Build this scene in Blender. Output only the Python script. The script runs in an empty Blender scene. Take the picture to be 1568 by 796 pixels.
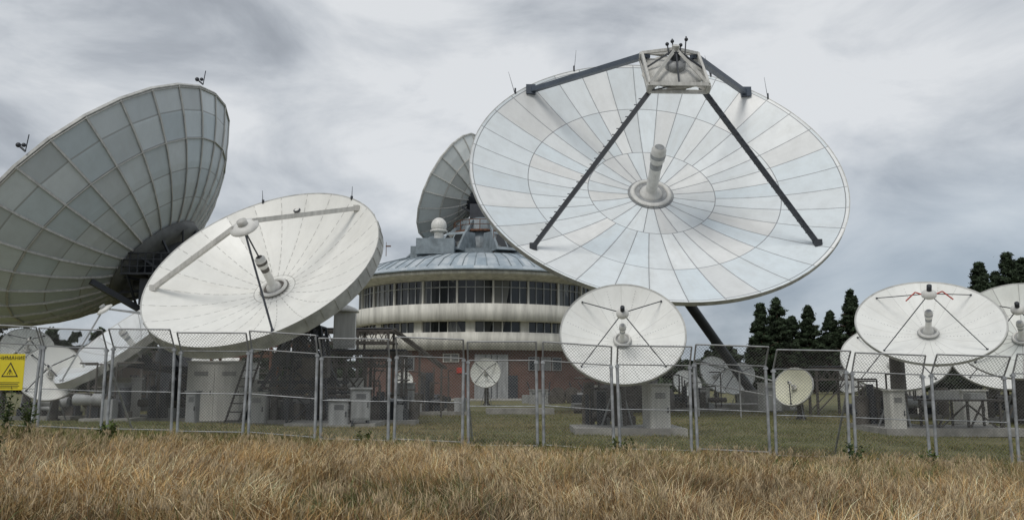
import bpy, math, random
import numpy as np
from mathutils import Vector, Matrix
random.seed(7); np.random.seed(7)
R_ = math.radians
scene = bpy.context.scene
scene.view_settings.view_transform = 'Standard'
scene.view_settings.look = 'None'
scene.view_settings.exposure = 0

# ------------------------------------------------------------------ camera
cam = bpy.data.cameras.new("camera"); cam.lens = 28.24; cam.sensor_width = 36
cam.clip_end = 6000
co = bpy.data.objects.new("camera", cam); scene.collection.objects.link(co)
co.location = (0, 0, 1.6); co.rotation_euler = (R_(98.6), 0, 0)
scene.camera = co

# ------------------------------------------------------------------ node helpers
class NT:
    def __init__(s, nt): s.nt = nt
    def n(s, t, **kw):
        x = s.nt.nodes.new(t)
        for k, v in kw.items(): setattr(x, k, v)
        return x
    def l(s, a, b): s.nt.links.new(a, b)
    def m(s, op, a, b=None, c=None, clamp=False):
        x = s.n('ShaderNodeMath', operation=op); x.use_clamp = clamp
        for i, v in enumerate((a, b, c)):
            if v is None: continue
            if isinstance(v, (int, float)): x.inputs[i].default_value = v
            else: s.l(v, x.inputs[i])
        return x.outputs[0]
    def mix(s, fac, a, b, blend='MIX'):
        x = s.n('ShaderNodeMix', data_type='RGBA', blend_type=blend)
        for sock, v in ((x.inputs[0], fac), (x.inputs[6], a), (x.inputs[7], b)):
            if isinstance(v, (int, float)): sock.default_value = v
            elif isinstance(v, tuple): sock.default_value = (*v[:3], 1)
            else: s.l(v, sock)
        return x.outputs[2]
    def noise(s, vec, scale, detail=4, rough=.55, dist=0):
        x = s.n('ShaderNodeTexNoise'); x.inputs['Scale'].default_value = scale
        x.inputs['Detail'].default_value = detail; x.inputs['Roughness'].default_value = rough
        x.inputs['Distortion'].default_value = dist
        if vec is not None: s.l(vec, x.inputs['Vector'])
        return x.outputs['Fac']
    def ramp(s, fac, stops):
        x = s.n('ShaderNodeValToRGB'); e = x.color_ramp.elements
        while len(e) < len(stops): e.new(.5)
        for i, (p, c) in enumerate(stops):
            e[i].position = p; e[i].color = (*c, 1)
        s.l(fac, x.inputs[0]); return x.outputs[0]
    def maprange(s, v, a, b, c=0, d=1, sm=False):
        x = s.n('ShaderNodeMapRange'); s.l(v, x.inputs[0])
        if sm: x.interpolation_type = 'SMOOTHSTEP'
        for i, q in enumerate((a, b, c, d)): x.inputs[i+1].default_value = q
        return x.outputs[0]

def base_mat(name):
    m = bpy.data.materials.new(name); m.use_nodes = True
    return m, NT(m.node_tree), m.node_tree.nodes['Principled BSDF']

def mat(name, col, rough=.6, metal=0, var=.18, scale=1.5, col2=None, bump=0, streak=False):
    m, t, b = base_mat(name)
    tc = t.n('ShaderNodeTexCoord').outputs['Object']
    if streak:
        mp = t.n('ShaderNodeMapping'); mp.inputs['Scale'].default_value = (3, 3, .35); t.l(tc, mp.inputs[0]); tc = mp.outputs[0]
    n = t.noise(tc, scale, 6, .65)
    f = t.maprange(n, .35, .68)
    c2 = col2 or tuple(c*(1-var*2) for c in col)
    t.l(t.mix(f, c2, col), b.inputs['Base Color'])
    b.inputs['Roughness'].default_value = rough; b.inputs['Metallic'].default_value = metal
    if bump:
        bp = t.n('ShaderNodeBump'); bp.inputs['Strength'].default_value = bump; bp.inputs['Distance'].default_value = .02
        t.l(t.noise(tc, scale*12, 4), bp.inputs['Height']); t.l(bp.outputs[0], b.inputs['Normal'])
    return m

def dish_mat(name, base, seam, N1, N2, rs, rings, R, w, var=.07, rough=.45, dirt=.12, dashed=False, tint=(.80,.90,1.0), tintamt=.25, metal=0):
    m, t, b = base_mat(name)
    uv = t.n('ShaderNodeUVMap').outputs[0]
    sp = t.n('ShaderNodeSeparateXYZ'); t.l(uv, sp.inputs[0]); u, v = sp.outputs[0], sp.outputs[1]
    far = t.m('GREATER_THAN', v, rs)
    N = t.m('MULTIPLY_ADD', far, N2-N1, N1)
    un = t.m('MULTIPLY', u, N)
    fr = t.m('FRACT', un)
    d = t.m('MINIMUM', fr, t.m('SUBTRACT', 1.0, fr))
    dist = t.m('DIVIDE', t.m('MULTIPLY', d, t.m('MULTIPLY', v, 2*math.pi*R)), N)
    mask = t.m('LESS_THAN', dist, w)
    if dashed:
        mask = t.m('MULTIPLY', mask, t.m('GREATER_THAN', t.m('FRACT', t.m('MULTIPLY', v, R*3.2)), .38))
    idx = None
    for r in rings:
        q = t.m('LESS_THAN', t.m('ABSOLUTE', t.m('SUBTRACT', v, r)), w/R)
        mask = t.m('MAXIMUM', mask, q)
        g = t.m('GREATER_THAN', v, r)
        idx = g if idx is None else t.m('ADD', idx, g)
    cv = t.n('ShaderNodeCombineXYZ'); t.l(t.m('FLOOR', un), cv.inputs[0])
    if idx is not None: t.l(idx, cv.inputs[1])
    wn = t.n('ShaderNodeTexWhiteNoise', noise_dimensions='2D'); t.l(cv.outputs[0], wn.inputs['Vector'])
    rnd = wn.outputs['Value']
    br = t.maprange(rnd, 0, 1, 1-var, 1+var*.4)
    sc = t.n('ShaderNodeVectorMath', operation='SCALE'); sc.inputs[0].default_value = base; t.l(br, sc.inputs[3])
    sp2 = t.n('ShaderNodeSeparateColor'); t.l(wn.outputs['Color'], sp2.inputs[0])
    tf = t.m('MULTIPLY', sp2.outputs[1], tintamt)
    c = t.mix(tf, sc.outputs[0], tuple(base[i]*tint[i] for i in range(3)))
    tc = t.n('ShaderNodeTexCoord').outputs['Object']
    mp = t.n('ShaderNodeMapping'); mp.inputs['Scale'].default_value = (1.2, 1.2, .5); t.l(tc, mp.inputs[0])
    nz = t.maprange(t.noise(mp.outputs[0], 1.3, 8, .7), .42, .72)
    c = t.mix(t.m('MULTIPLY', nz, dirt), c, tuple(base[i]*.45 for i in range(3)))
    mp2 = t.n('ShaderNodeMapping'); mp2.inputs['Scale'].default_value = (70, 3, 1); t.l(uv, mp2.inputs[0])
    st = t.maprange(t.noise(mp2.outputs[0], 1.0, 5, .6), .5, .75)
    c = t.mix(t.m('MULTIPLY', st, dirt*.9), c, (base[0]*.55, base[1]*.53, base[2]*.46))
    near = t.m('MULTIPLY', t.m('LESS_THAN', dist, w*4), t.maprange(t.noise(tc, 2.5, 5, .7), .45, .7, 0, .25))
    c = t.mix(near, c, tuple(base[i]*.5 for i in range(3)))
    c = t.mix(mask, c, seam)
    t.l(c, b.inputs['Base Color'])
    rg = t.maprange(sp2.outputs[2], 0, 1, rough*.75, rough*1.25); t.l(rg, b.inputs['Roughness'])
    b.inputs['Metallic'].default_value = metal
    bp = t.n('ShaderNodeBump'); bp.inputs['Strength'].default_value = .12; bp.inputs['Distance'].default_value = .05
    t.l(t.noise(tc, 1.1, 3), bp.inputs['Height']); t.l(bp.outputs[0], b.inputs['Normal'])
    return m

# ------------------------------------------------------------------ mesh builder
def frame_of(d):
    d = d.normalized()
    a = Vector((0, 0, 1)) if abs(d.z) < .95 else Vector((0, 1, 0))
    x = a.cross(d).normalized(); y = d.cross(x)
    return x, y, d

class MB:
    def __init__(s): s.v = []; s.f = []; s.m = []; s.sm = []; s.uv = []
    def add(s, vs, fs, m=0, sm=False, uvs=None):
        o = len(s.v); s.v += [tuple(p) for p in vs]
        for i, f in enumerate(fs):
            s.f.append(tuple(o+k for k in f)); s.m.append(m); s.sm.append(sm)
            s.uv.append(uvs[i] if uvs else None)
    def box(s, c, size, m=0, rot=None):
        c = Vector(c); hx, hy, hz = [q/2 for q in size]
        P = []
        for z in (-hz, hz):
            for x, y in ((-hx, -hy), (hx, -hy), (hx, hy), (-hx, hy)):
                p = Vector((x, y, z)); p = rot @ p if rot else p; P.append(c+p)
        s.add(P, [(3,2,1,0),(4,5,6,7),(0,1,5,4),(1,2,6,5),(2,3,7,6),(3,0,4,7)], m)
    def boxr(s, c, size, ang, m=0): s.box(c, size, m, Matrix.Rotation(ang, 3, 'Z'))
    def beam(s, a, b, w, h, m=0):
        a = Vector(a); b = Vector(b); x, y, d = frame_of(b-a)
        rot = Matrix((x, y, d)).transposed(); s.box((a+b)/2, (w, h, (b-a).length), m, rot)
    def tube(s, a, b, r, r2=None, n=8, m=0, caps=True):
        a = Vector(a); b = Vector(b); r2 = r if r2 is None else r2
        if (b-a).length < 1e-6: return
        x, y, d = frame_of(b-a); P = []
        for p, q in ((a, r), (b, r2)):
            for i in range(n):
                t = 2*math.pi*i/n; P.append(p+x*math.cos(t)*q+y*math.sin(t)*q)
        s.add(P, [(i, (i+1) % n, n+(i+1) % n, n+i) for i in range(n)], m, n > 5)
        if caps: s.add(P, [tuple(range(n-1, -1, -1)), tuple(range(n, 2*n))], m)
    def lathe(s, prof, o, ax=(0, 0, 1), n=32, m=0, sm=True, a0=0, a1=2*math.pi):
        o = Vector(o); x, y, d = frame_of(Vector(ax))
        if abs(d.z) > .95: x, y = Vector((1,0,0)), Vector((0,1,0))*(1 if d.z > 0 else -1)
        k = len(prof); P = []
        for i in range(n+1):
            t = a0+(a1-a0)*i/n
            for r, z in prof: P.append(o+x*r*math.cos(t)+y*r*math.sin(t)+d*z)
        F = []; U = []
        for i in range(n):
            for j in range(k-1):
                F.append((i*k+j, (i+1)*k+j, (i+1)*k+j+1, i*k+j+1))
                rr = max(prof[j][0], prof[j+1][0]); t0 = (a0+(a1-a0)*i/n)*rr; t1 = (a0+(a1-a0)*(i+1)/n)*rr
                z0 = prof[j][1]; z1 = prof[j+1][1]+1e-6
                U.append([(t0, z0), (t1, z0), (t1, z1), (t0, z1)])
        s.add(P, F, m, sm, U)
    def sphere(s, c, r, m=0, n=12, sz=1):
        s.lathe([(max(1e-3, r*math.sin(math.pi*j/n)), -r*sz*math.cos(math.pi*j/n)) for j in range(n+1)], c, n=n*2, m=m)
    def lattice(s, B, T, w0, w1, bays, r, m=0):
        B = Vector(B); T = Vector(T)
        def pt(k, t): 
            w = w0+(w1-w0)*t; sx, sy = ((-1,-1),(1,-1),(1,1),(-1,1))[k % 4]
            return B.lerp(T, t)+Vector((sx*w, sy*w, 0))
        for k in range(4):
            s.beam(pt(k, 0), pt(k, 1), r*2, r*2, m)
            for j in range(bays):
                t0, t1 = j/bays, (j+1)/bays
                s.beam(pt(k, t0), pt(k+1, t1), r*1.1, r*1.1, m); s.beam(pt(k+1, t0), pt(k, t1), r*1.1, r*1.1, m)
                s.beam(pt(k, t1), pt(k+1, t1), r*1.5, r*1.5, m)
    def obj(s, name, mats, parent=None):
        me = bpy.data.meshes.new(name); me.from_pydata(s.v, [], s.f)
        for q in mats: me.materials.append(q)
        me.polygons.foreach_set('material_index', s.m); me.polygons.foreach_set('use_smooth', s.sm)
        if any(u for u in s.uv):
            L = me.uv_layers.new(name='UVMap'); flat = []
            for f, u in zip(s.f, s.uv):
                flat += [c for q in (u or [(0, 0)]*len(f)) for c in q]
            L.data.foreach_set('uv', flat)
        me.update()
        o = bpy.data.objects.new(name, me); scene.collection.objects.link(o)
        if parent:
            o.parent = parent; o.matrix_parent_inverse = Matrix.Translation(-Vector(parent['org']))
        return o

def group(name, loc):
    e = bpy.data.objects.new(name, None); e.location = loc; e['org'] = tuple(loc); e.empty_display_size = .5
    scene.collection.objects.link(e); return e

# ------------------------------------------------------------------ terrain
def gz(x, y):
    x = np.asarray(x, float); y = np.asarray(y, float)
    w = np.clip((34-y)/14, 0, 1); w = w*w*(3-2*w)
    z = (-.030*np.clip(x, -26, 26)+.07)*w
    z = z + .035*np.sin(x*.9+1.3)*np.sin(y*.7)*w + .02*np.sin(x*2.1+y*1.7)*w
    return z
def G(x, y): return float(gz(x, y))

# ------------------------------------------------------------------ materials
M_white = mat('white_paint', (.76, .75, .71), .5, var=.12, scale=1.6, streak=True)
M_offwh = mat('offwhite_paint', (.62, .61, .57), .55, var=.16, scale=2, streak=True)
M_grey = mat('grey_paint', (.40, .41, .41), .5, var=.2, streak=True)
M_dark = mat('dark_steel', (.045, .05, .06), .5, var=.2)
M_steel = mat('weathered_steel', (.13, .115, .10), .6, var=.3, scale=3)
M_galv = mat('galvanised_steel', (.50, .52, .53), .42, metal=.4, var=.25, scale=5)
M_wire = mat('fence_wire', (.26, .26, .25), .5, metal=.2, var=.2, scale=5)
M_bluegrey = mat('strut_bluegrey', (.08, .10, .13), .45, var=.15)
M_conc = mat('concrete', (.38, .37, .34), .9, var=.22, scale=2, bump=.3)
M_beige = mat('beige_dish_paint', (.66, .65, .50), .5, var=.1)
M_red = mat('red_paint', (.5, .05, .03), .5, var=.15)
M_yellow = mat('yellow_sign_paint', (.80, .66, .03), .45, var=.08)
M_blackp = mat('black_print', (.02, .02, .02), .5, var=.05)
M_back = mat('dish_back_paint', (.48, .48, .46), .6, var=.14, scale=1.2)
M_rim = mat('dish_rim_paint', (.60, .60, .57), .5, var=.2, scale=2)
M_rust = mat('rusty_steel', (.20, .09, .05), .8, var=.3, scale=4)
M_hubp = mat('hub_plate_steel', (.16, .165, .16), .5, var=.25, scale=1)

# ------------------------------------------------------------------ dish builder
class Dish:
    def __init__(s, C, n, D, depth, base_xy, name='satellite_dish', pw=2.0):
        s.n = Vector(n).normalized(); s.C = Vector(C); s.D = D; s.R = D/2; s.dp = depth*D; s.pw = pw
        s.V = s.C - s.n*s.dp
        s.x = Vector((0, 0, 1)).cross(s.n).normalized(); s.y = s.n.cross(s.x)
        s.base = Vector((base_xy[0], base_xy[1], G(*base_xy)))
        s.g = group(name, tuple(s.base))
    def F(s, x, y, z): return s.V+s.x*x+s.y*y+s.n*z
    def P(s, r, a, dz=0):
        a = R_(a); return s.F(s.R*r*math.cos(a), s.R*r*math.sin(a), s.dp*r**s.pw+dz)
    def reflector(s, front, back, sectors, k=3, radial=10, thick=.06, skirt=0, flat=False):
        b = MB(); n = sectors*k
        for side in (0, 1):
            P = []; F = []; U = []
            off = -thick*side
            for j in range(radial+1):
                r = max(.02, j/radial)
                for i in range(n+1):
                    a = 2*math.pi*i/n; P.append(s.F(s.R*r*math.cos(a), s.R*r*math.sin(a), s.dp*r**s.pw+off))
            for j in range(radial):
                for i in range(n):
                    q = (j*(n+1)+i, (j+1)*(n+1)+i, (j+1)*(n+1)+i+1, j*(n+1)+i+1)
                    uu = [(i/n, j/radial), (i/n, (j+1)/radial), ((i+1)/n, (j+1)/radial), ((i+1)/n, j/radial)]
                    if side: q = q[::-1]; uu = uu[::-1]
                    F.append(q); U.append(uu)
            b.add(P, F, side, not flat, U)
        R = s.R; dp = s.dp; P = []
        prof = [(R-.002, dp), (R+.04, dp+.03), (R+.05, dp-thick-skirt), (R-.03, dp-thick-skirt-.02), (R-.04, dp-thick-.01)]
        for i in range(n+1):
            a = 2*math.pi*i/n
            for r, z in prof: P.append(s.F(r*math.cos(a), r*math.sin(a), z))
        kk = len(prof)
        b.add(P, [(i*kk+j, i*kk+j+1, (i+1)*kk+j+1, (i+1)*kk+j) for i in range(n) for j in range(kk-1)], 2, False)
        return b.obj('reflector', [front, back, M_rim], s.g)
    def flanges(s, sectors, rings, h, w, m, off=.06):
        b = MB(); st = 7
        for i in range(sectors):
            a = 360*i/sectors
            for j in range(st):
                r0 = .14+(1-.14)*j/st; r1 = .14+(1-.14)*(j+1)/st
                b.beam(s.P(r0, a, -off-h/2), s.P(r1, a, -off-h/2), w, h)
            for r in rings:
                b.beam(s.P(r, a, -off-h/2), s.P(r, a+360/sectors, -off-h/2), h*.8, w)
        b.obj('panel_flanges', [m], s.g)
    def backribs(s, count, d, m, w=.12, rr=.93):
        b = MB()
        for i in range(count):
            a = 360*i/count; ca, sa = math.cos(R_(a)), math.sin(R_(a))
            p0 = s.F(s.R*.16*ca, s.R*.16*sa, -d)
            b.beam(p0, s.P(rr, a, -.12), w, w); b.beam(s.P(.16, a, -.1), p0, w, w)
            b.beam(s.P(.5, a, -.1), p0.lerp(s.P(rr, a, -.12), .45), w*.7, w*.7)
        b.lathe([(s.R*.17, -d), (s.R*.17, .0)], s.V-s.n*.12, s.n, 20)
        b.lathe([(.01, -d-.02), (s.R*.17, -d)], s.V-s.n*.12, s.n, 20)
        b.obj('back_structure', [m], s.g)
    def legs(s, angs, h, r=.9, top=.2, wid=.1, dep=.1, m=None, dt=0.03):
        b = MB()
        for a in angs:
            ca, sa = math.cos(R_(a)), math.sin(R_(a))
            b.beam(s.P(r, a, dt), s.F(top*ca, top*sa, h), wid, dep)
            b.box(s.P(r, a, dt), (wid*1.8,)*3)
        b.obj('feed_struts', [m], s.g)
    def hub(s, m, m2, rr, h, r, head=1.25):
        b = MB()
        b.lathe([(rr, .10), (rr*.97, .16), (rr*.8, .17), (rr*.78, .08)], s.V, s.n, 32, 0)
        b.lathe([(rr*1.02, .075), (rr*1.08, .08)], s.V, s.n, 32, 1)
        b.lathe([(rr*.77, .1), (rr*.56, .1)], s.V, s.n, 32, 1)
        b.lathe([(rr*.55, .05), (rr*.5, .2), (r*1.1, .25), (r, .35), (r, h*.7), (r*head, h*.74), (r*head, h*.95), (r*.8, h), (.01, h)], s.V, s.n, 24, 0)
        b.lathe([(r*1.03, h*.58), (r*1.06, h*.6), (r*1.06, h*.66), (r*1.03, h*.68)], s.V, s.n, 24, 1)
        b.lathe([(r*head*1.02, h*.8), (r*head*1.04, h*.81), (r*head*1.04, h*.86), (r*head*1.02, h*.87)], s.V, s.n, 24, 1)
        b.lathe([(r*.8, h*1.002), (.01, h*1.003)], s.V, s.n, 24, 1)
        b.obj('feed_horn', [m, m2], s.g)
    def sub(s, h, r, m, m2, th=.12):
        b = MB()
        b.lathe([(.01, -r*.28), (r*.5, -r*.2), (r*.9, -.03), (r, 0), (r, th), (r*.5, th*2.2), (.01, th*2.4)], s.F(0, 0, h), s.n, 28, 0)
        b.lathe([(r*.35, th*2.2), (r*.35, th*4.5), (.01, th*4.6)], s.F(0, 0, h), s.n, 16, 1)
        b.obj('subreflector', [m, m2], s.g)
    def mount(s, w, m, m2, taper=1.0, back=.14, braces=True, truss=False):
        b = MB(); H = s.V - s.n*(s.D*back)
        B = s.base; top = Vector((B.x, B.y, H.z-.1*s.D*.3))
        if truss:
            b.lattice(B, top, w*2.4, w*1.2, 3, w*.14, 1); b.tube(B, top, w*.6, n=12, m=0)
            b.box(B.lerp(top, .45)+Vector((w*.6, -w*1.2, 0)), (w*1.6, w*1.0, w*2.0), 0)
            b.box(B.lerp(top, .15)+Vector((-w*1.2, -w*1.6, 0)), (w*1.4, w*.8, w*1.6), 2)
        else:
            b.tube(B, top, w*taper, w, n=14, m=0)
            b.tube(B, B+Vector((0, 0, .12)), w*taper*1.5, n=14, m=0)
        b.box(top+Vector((0, 0, w*.3)), (w*2.6, w*2.2, w*1.1), 1)
        for sx in (-1, 1):
            o = s.x*sx*w*1.5
            b.beam(top+o, H+o*.9, w*.45, w*.6, 1)
            b.beam(top+o, s.F(sx*s.R*.35, -s.R*.28, s.dp*.2-.1), w*.28, w*.28, 1)
        b.beam(H-s.x*w*1.6, H+s.x*w*1.6, w*.7, w*.7, 1)
        b.beam(H, s.V, w*1.2, w*1.2, 1)
        b.tube(top-s.n*.2+Vector((0, 0, -w)), s.F(0, s.R*.45, s.dp*.2-.15), w*.16, n=8, m=1)
        if braces:
            for a in (40, 150, 270):
                f = B+Vector((math.cos(R_(a)), math.sin(R_(a)), 0))*w*3.2; f.z = G(f.x, f.y)
                b.tube(f, B.lerp(top, .75), w*.16, n=6, m=1)
        b.obj('pedestal_mount', [m, m2, M_offwh], s.g)

def rods(d, angs, h=.9):
    b = MB()
    for a in angs:
        p = d.P(1.0, a, 0); q = p+Vector((random.uniform(-.35, .35)*h, 0, h))
        b.tube(p-Vector((0, 0, .1)), q, .02, .008, n=5); b.tube(p, p+Vector((0, 0, h*.25)), .05, n=6)
    b.obj('lightning_rods', [M_dark], d.g)

# ---- A: large dish, right of centre
A = Dish((7.4, 40, 12.6), (.025, -.80, .60), 19.1, .105, (6.6, 45.2))
mA = dish_mat('large_dish_panels', (.82, .82, .80), (.24, .25, .26), 24, 36, .35, (.125, .35, .685, .985), A.R, .021, var=.17, rough=.34, dirt=.22, tint=(.77, .90, 1.0), tintamt=.65)
A.reflector(mA, M_back, 36, 3, 14, .08, .12)
A.backribs(18, 1.7, M_grey, .16)
A.hub(M_white, M_grey, A.R*.115, 3.1, .30)
hA = 7.2
A.legs([222, 321], hA, .92, 1.45, .19, .19, M_dark)
A.legs([48, 132], hA+.4, .97, 1.6, .3, .26, M_bluegrey)
b = MB()
def c(a, r, z): return A.F(r*math.cos(R_(a)), r*math.sin(R_(a)), z)
cz = .4; Rc = 1.9; tip = A.F(0, .45, hA+1.15)
for q in range(4):
    a0, a1 = 45+90*q, 135+90*q
    for z in (hA, hA+cz): b.beam(c(a0, Rc, z), c(a1, Rc, z), .12, .16)
    b.beam(c(a0, Rc, hA), c(a0, Rc, hA+cz), .2, .2)
    b.beam(c(a0, Rc, hA+cz), tip, .11, .14)
    b.beam(c(a0, Rc, hA), c(a1, Rc, hA+cz), .06, .06)
    b.beam(c(a0, Rc, hA+.1), c(a0, .9, hA+.1), .14, .14)
    m0 = (c(a0, Rc, hA+cz)+c(a1, Rc, hA+cz))/2
    b.beam(m0, tip, .07, .07, 1); b.beam(m0, c(a0, Rc, hA), .05, .05, 1)
    a = 90*q; cc = c(a, 1.05, hA+.04)
    b.tube(cc-A.n*.04, cc+A.n*.0, .42, n=18, m=0)
    b.tube(cc-A.n*.06, cc-A.n*.045, .26, n=16, m=1)
b.tube(A.F(0, .0, hA+.3), A.F(0, .42, hA+1.0), .26, n=12, m=1)
b.tube(A.F(0, .42, hA+1.0), A.F(0, .5, hA+1.3), .17, n=12)
ap = A.F(0, .45, hA+1.15)
for dx, hh in ((-.32, .5), (-.12, .8), (.2, .4), (.42, 1.0)):
    b.tube(ap+Vector((dx, 0, -.3)), ap+Vector((dx*1.2, 0, hh*.6)), .03, n=6, m=1); b.sphere(ap+Vector((dx*1.2, 0, hh*.45)), .09, 1, 6)
b.obj('subreflector_cage', [M_offwh, M_dark], A.g)
A.sub(hA+.12, 1.35, M_offwh, M_grey, .14)
rods(A, (40, 62, 112, 138), 1.3)
b = MB()
for AA in (222, 321):
    p0 = A.P(.92, AA); p1 = c(AA, 1.45, hA)
    for i in range(2, 26):
        p = p0.lerp(p1, i/27)
        if AA == 222: b.beam(p, p-A.x*.26, .035, .035)
        else: b.box(p, (.24, .24, .06))
b.obj('strut_rungs', [M_dark], A.g)
b = MB(); B = A.base
b.lathe([(2.6, 0), (2.3, 1.2), (1.5, 1.4), (1.3, 5.2), (1.6, 5.3), (1.6, 5.7), (.01, 5.7)], B, n=16, m=0)
H = A.V-A.n*2.4
for sx in (-1, 1):
    b.beam(B+Vector((sx*1.3, 0, 5.4)), H+A.x*sx*1.3, .55, .7, 1)
    b.beam(B+Vector((sx*1.3, 0, 5.4)), A.F(sx*4, -3, -.6), .25, .3, 1)
b.beam(H-A.x*1.8, H+A.x*1.8, .8, .8, 1); b.beam(H, A.V, 2, 2, 1)
b.tube((9.2, 43.5, 6.4), (14.7, 49.5, .8), .28, n=12, m=2)
b.tube((8.3, 42.3, 7.4), (9.2, 43.5, 6.4), .16, n=10, m=2)
b.box((14.8, 49.6, .5), (1.8, 1.6, 1.2), 3)
b.obj('pedestal_mount', [M_steel, M_grey, M_dark, M_conc], A.g)

# ---- B: white dish front left
Bd = Dish((-8.83, 28, 5.76), (-.20, -.70, .685), 8.5, .15, (-8.0, 30.6))
mB = dish_mat('white_dish_panels', (.82, .81, .76), (.38, .37, .34), 24, 24, .3, (.18,), Bd.R, .012, var=.035, rough=.45, dirt=.18, dashed=True, tintamt=.08)
Bd.reflector(mB, M_back, 24, 4, 12, .06, .42)
Bd.backribs(16, .9, M_grey, .08)
Bd.hub(M_white, M_steel, .5, 1.5, .14, 1.35)
Bd.legs([52, 196], 2.85, .95, .35, .12, .16, M_offwh)
Bd.legs([300], 2.85, .9, .2, .05, .05, M_dark)
Bd.sub(2.75, .50, M_white, M_offwh, .07)
Bd.mount(.42, M_steel, M_dark, 1.3, truss=True)
rods(Bd, (60, 115), .5)
b = MB()
b.tube(Bd.P(.86, 95, .02), Bd.P(.86, 95, .05), .14, n=16, m=0); b.tube(Bd.P(.86, 95, .05), Bd.P(.86, 95, .06), .09, n=16, m=1)
b.tube(Bd.F(0, 0, 1.4), Bd.F(.12, -.2, 2.7), .03, n=6, m=0)
b.obj('vent_port', [M_dark, M_white], Bd.g)
b = MB()
for k in range(48):
    a = k*7.5; p = Bd.P(1.012, a, -.25); ra = (Bd.P(1.05, a, 0)-Bd.P(1, a, 0)).normalized()
    tn = Bd.n.cross(ra).normalized(); b.box(p, (.03, .04, .40), 0, Matrix((ra, tn, Bd.n)).transposed())
b.obj('skirt_stiffeners', [M_rim], Bd.g)

# ---- C: large dish seen from behind, far left
Cd = Dish((-23.5, 45, 11.4), (-.729, -.05, .682), 18.4, .245, (-18.4, 46.5), pw=2.25)
mC = dish_mat('grey_dish_back_panels', (.70, .74, .75), (.40, .42, .42), 30, 30, .3, (.3, .47, .63, .78, .9), Cd.R, .028, var=.2, rough=.38, dirt=.2, tint=(.78, .88, .94), tintamt=.6)
mCl = dish_mat('grey_dish_face_panels', (.60, .62, .61), (.3, .3, .3), 30, 30, .3, (.3, .55, .78), Cd.R, .03)
Cd.reflector(mCl, mC, 30, 1, 9, .06, .05, flat=True)
Cd.flanges(30, (.78, .995), .12, .04, M_offwh)
b = MB(); v = Cd.V; n = Cd.n
b.lathe([(3.0, .22), (2.9, -.25), (1.9, -.32)], v, n, 28, 2)
b.lathe([(1.9, -.30), (1.5, -.5), (1.3, -1.6), (.01, -1.6)], v, n, 28, 0)
for k in range(12):
    a = R_(30*k); b.beam(Cd.F(2.8*math.cos(a), 2.8*math.sin(a), -.2), Cd.F(1.4*math.cos(a), 1.4*math.sin(a), -1.2), .1, .14, 0)
Bs = Cd.base; H = v-n*2.0
b.lathe([(2.4, 0), (2.0, 3.0), (1.6, 4.0)], Bs, n=12, m=0)
b.beam(Bs+Vector((0, 0, 3.5)), H, 1.3, 1.5, 0)
for sx in (-1, 1):
    b.beam(Bs+Vector((sx, 0, 3.5)), H+Cd.x*sx*1.6, .5, .5, 0)
    b.beam(Bs+Vector((sx*.8, -.5, 3.6)), Cd.F(sx*3.5, -2.5, .4), .3, .3, 0)
pc = Vector((H.x-.5, H.y-2.4, H.z+.3))
b.box(pc, (3.0, 1.6, .1), 0)
for i in range(8):
    x = pc.x-1.45+i*2.9/7; b.tube((x, pc.y-.75, pc.z), (x, pc.y-.75, pc.z+1.1), .035, n=5)
for z in (.4, .75, 1.1):
    b.tube((pc.x-1.45, pc.y-.75, pc.z+z), (pc.x+1.45, pc.y-.75, pc.z+z), .035, n=5)
    for sx in (-1.45, 1.45): b.tube((pc.x+sx, pc.y-.75, pc.z+z), (pc.x+sx, pc.y+.75, pc.z+z), .035, n=5)
b.box(pc+Vector((.3, .4, -.9)), (2.0, 1.2, 1.4), 0)
for sx in (-1.2, 0, 1.2): b.beam(pc+Vector((sx, -.7, 0)), pc+Vector((sx, .9, -1.8)), .1, .1)
b.obj('pedestal_mount', [M_dark, M_steel, M_hubp], Cd.g)
b = MB()
for a in (5, 75):
    p = Cd.P(1.01, a, 0)
    b.tube(p, p+Vector((-.3, 0, .25)), .05, n=6); b.sphere(p+Vector((-.35, 0, .3)), .12, 0, 6); b.sphere(p+Vector((-.1, 0, .3)), .1, 0, 6)
    b.tube(p, p+Vector((.1, 0, .8)), .025, n=5)
b.obj('obstruction_lights', [M_dark], Cd.g)

# ---- E, F and the other dishes
mS = dish_mat('small_dish_panels', (.81, .81, .77), (.50, .50, .47), 12, 12, .3, (.995,), 2.0, .004, var=.025, rough=.45, dirt=.22, tintamt=.05)
mS2 = dish_mat('aged_dish_panels', (.68, .69, .64), (.35, .35, .33), 16, 16, .3, (.5,), 2.0, .012, var=.06, rough=.5, dirt=.3, tintamt=.2)

def cass(C, n, D, base, depth=.13, h=.36, legangs=(45, 135, 225, 315), fm=None, sec=12, lm=None, skirt=.03, lw=.035, truss=False):
    d = Dish(C, n, D, depth, base)
    d.reflector(fm or mS, M_back, sec, 6, 8, .03, skirt)
    d.backribs(8, .09*D, M_grey, .02*D)
    d.hub(M_white, M_grey, .07*D, h*D*.62, .022*D)
    if legangs: d.legs(legangs, h*D, .93, .03*D, lw, lw, lm or M_dark)
    d.sub(h*D, .05*D, M_white, M_dark, .02*D)
    d.mount(.04*D+.06, M_steel, M_grey, 1.15, truss=truss)
    return d

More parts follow.
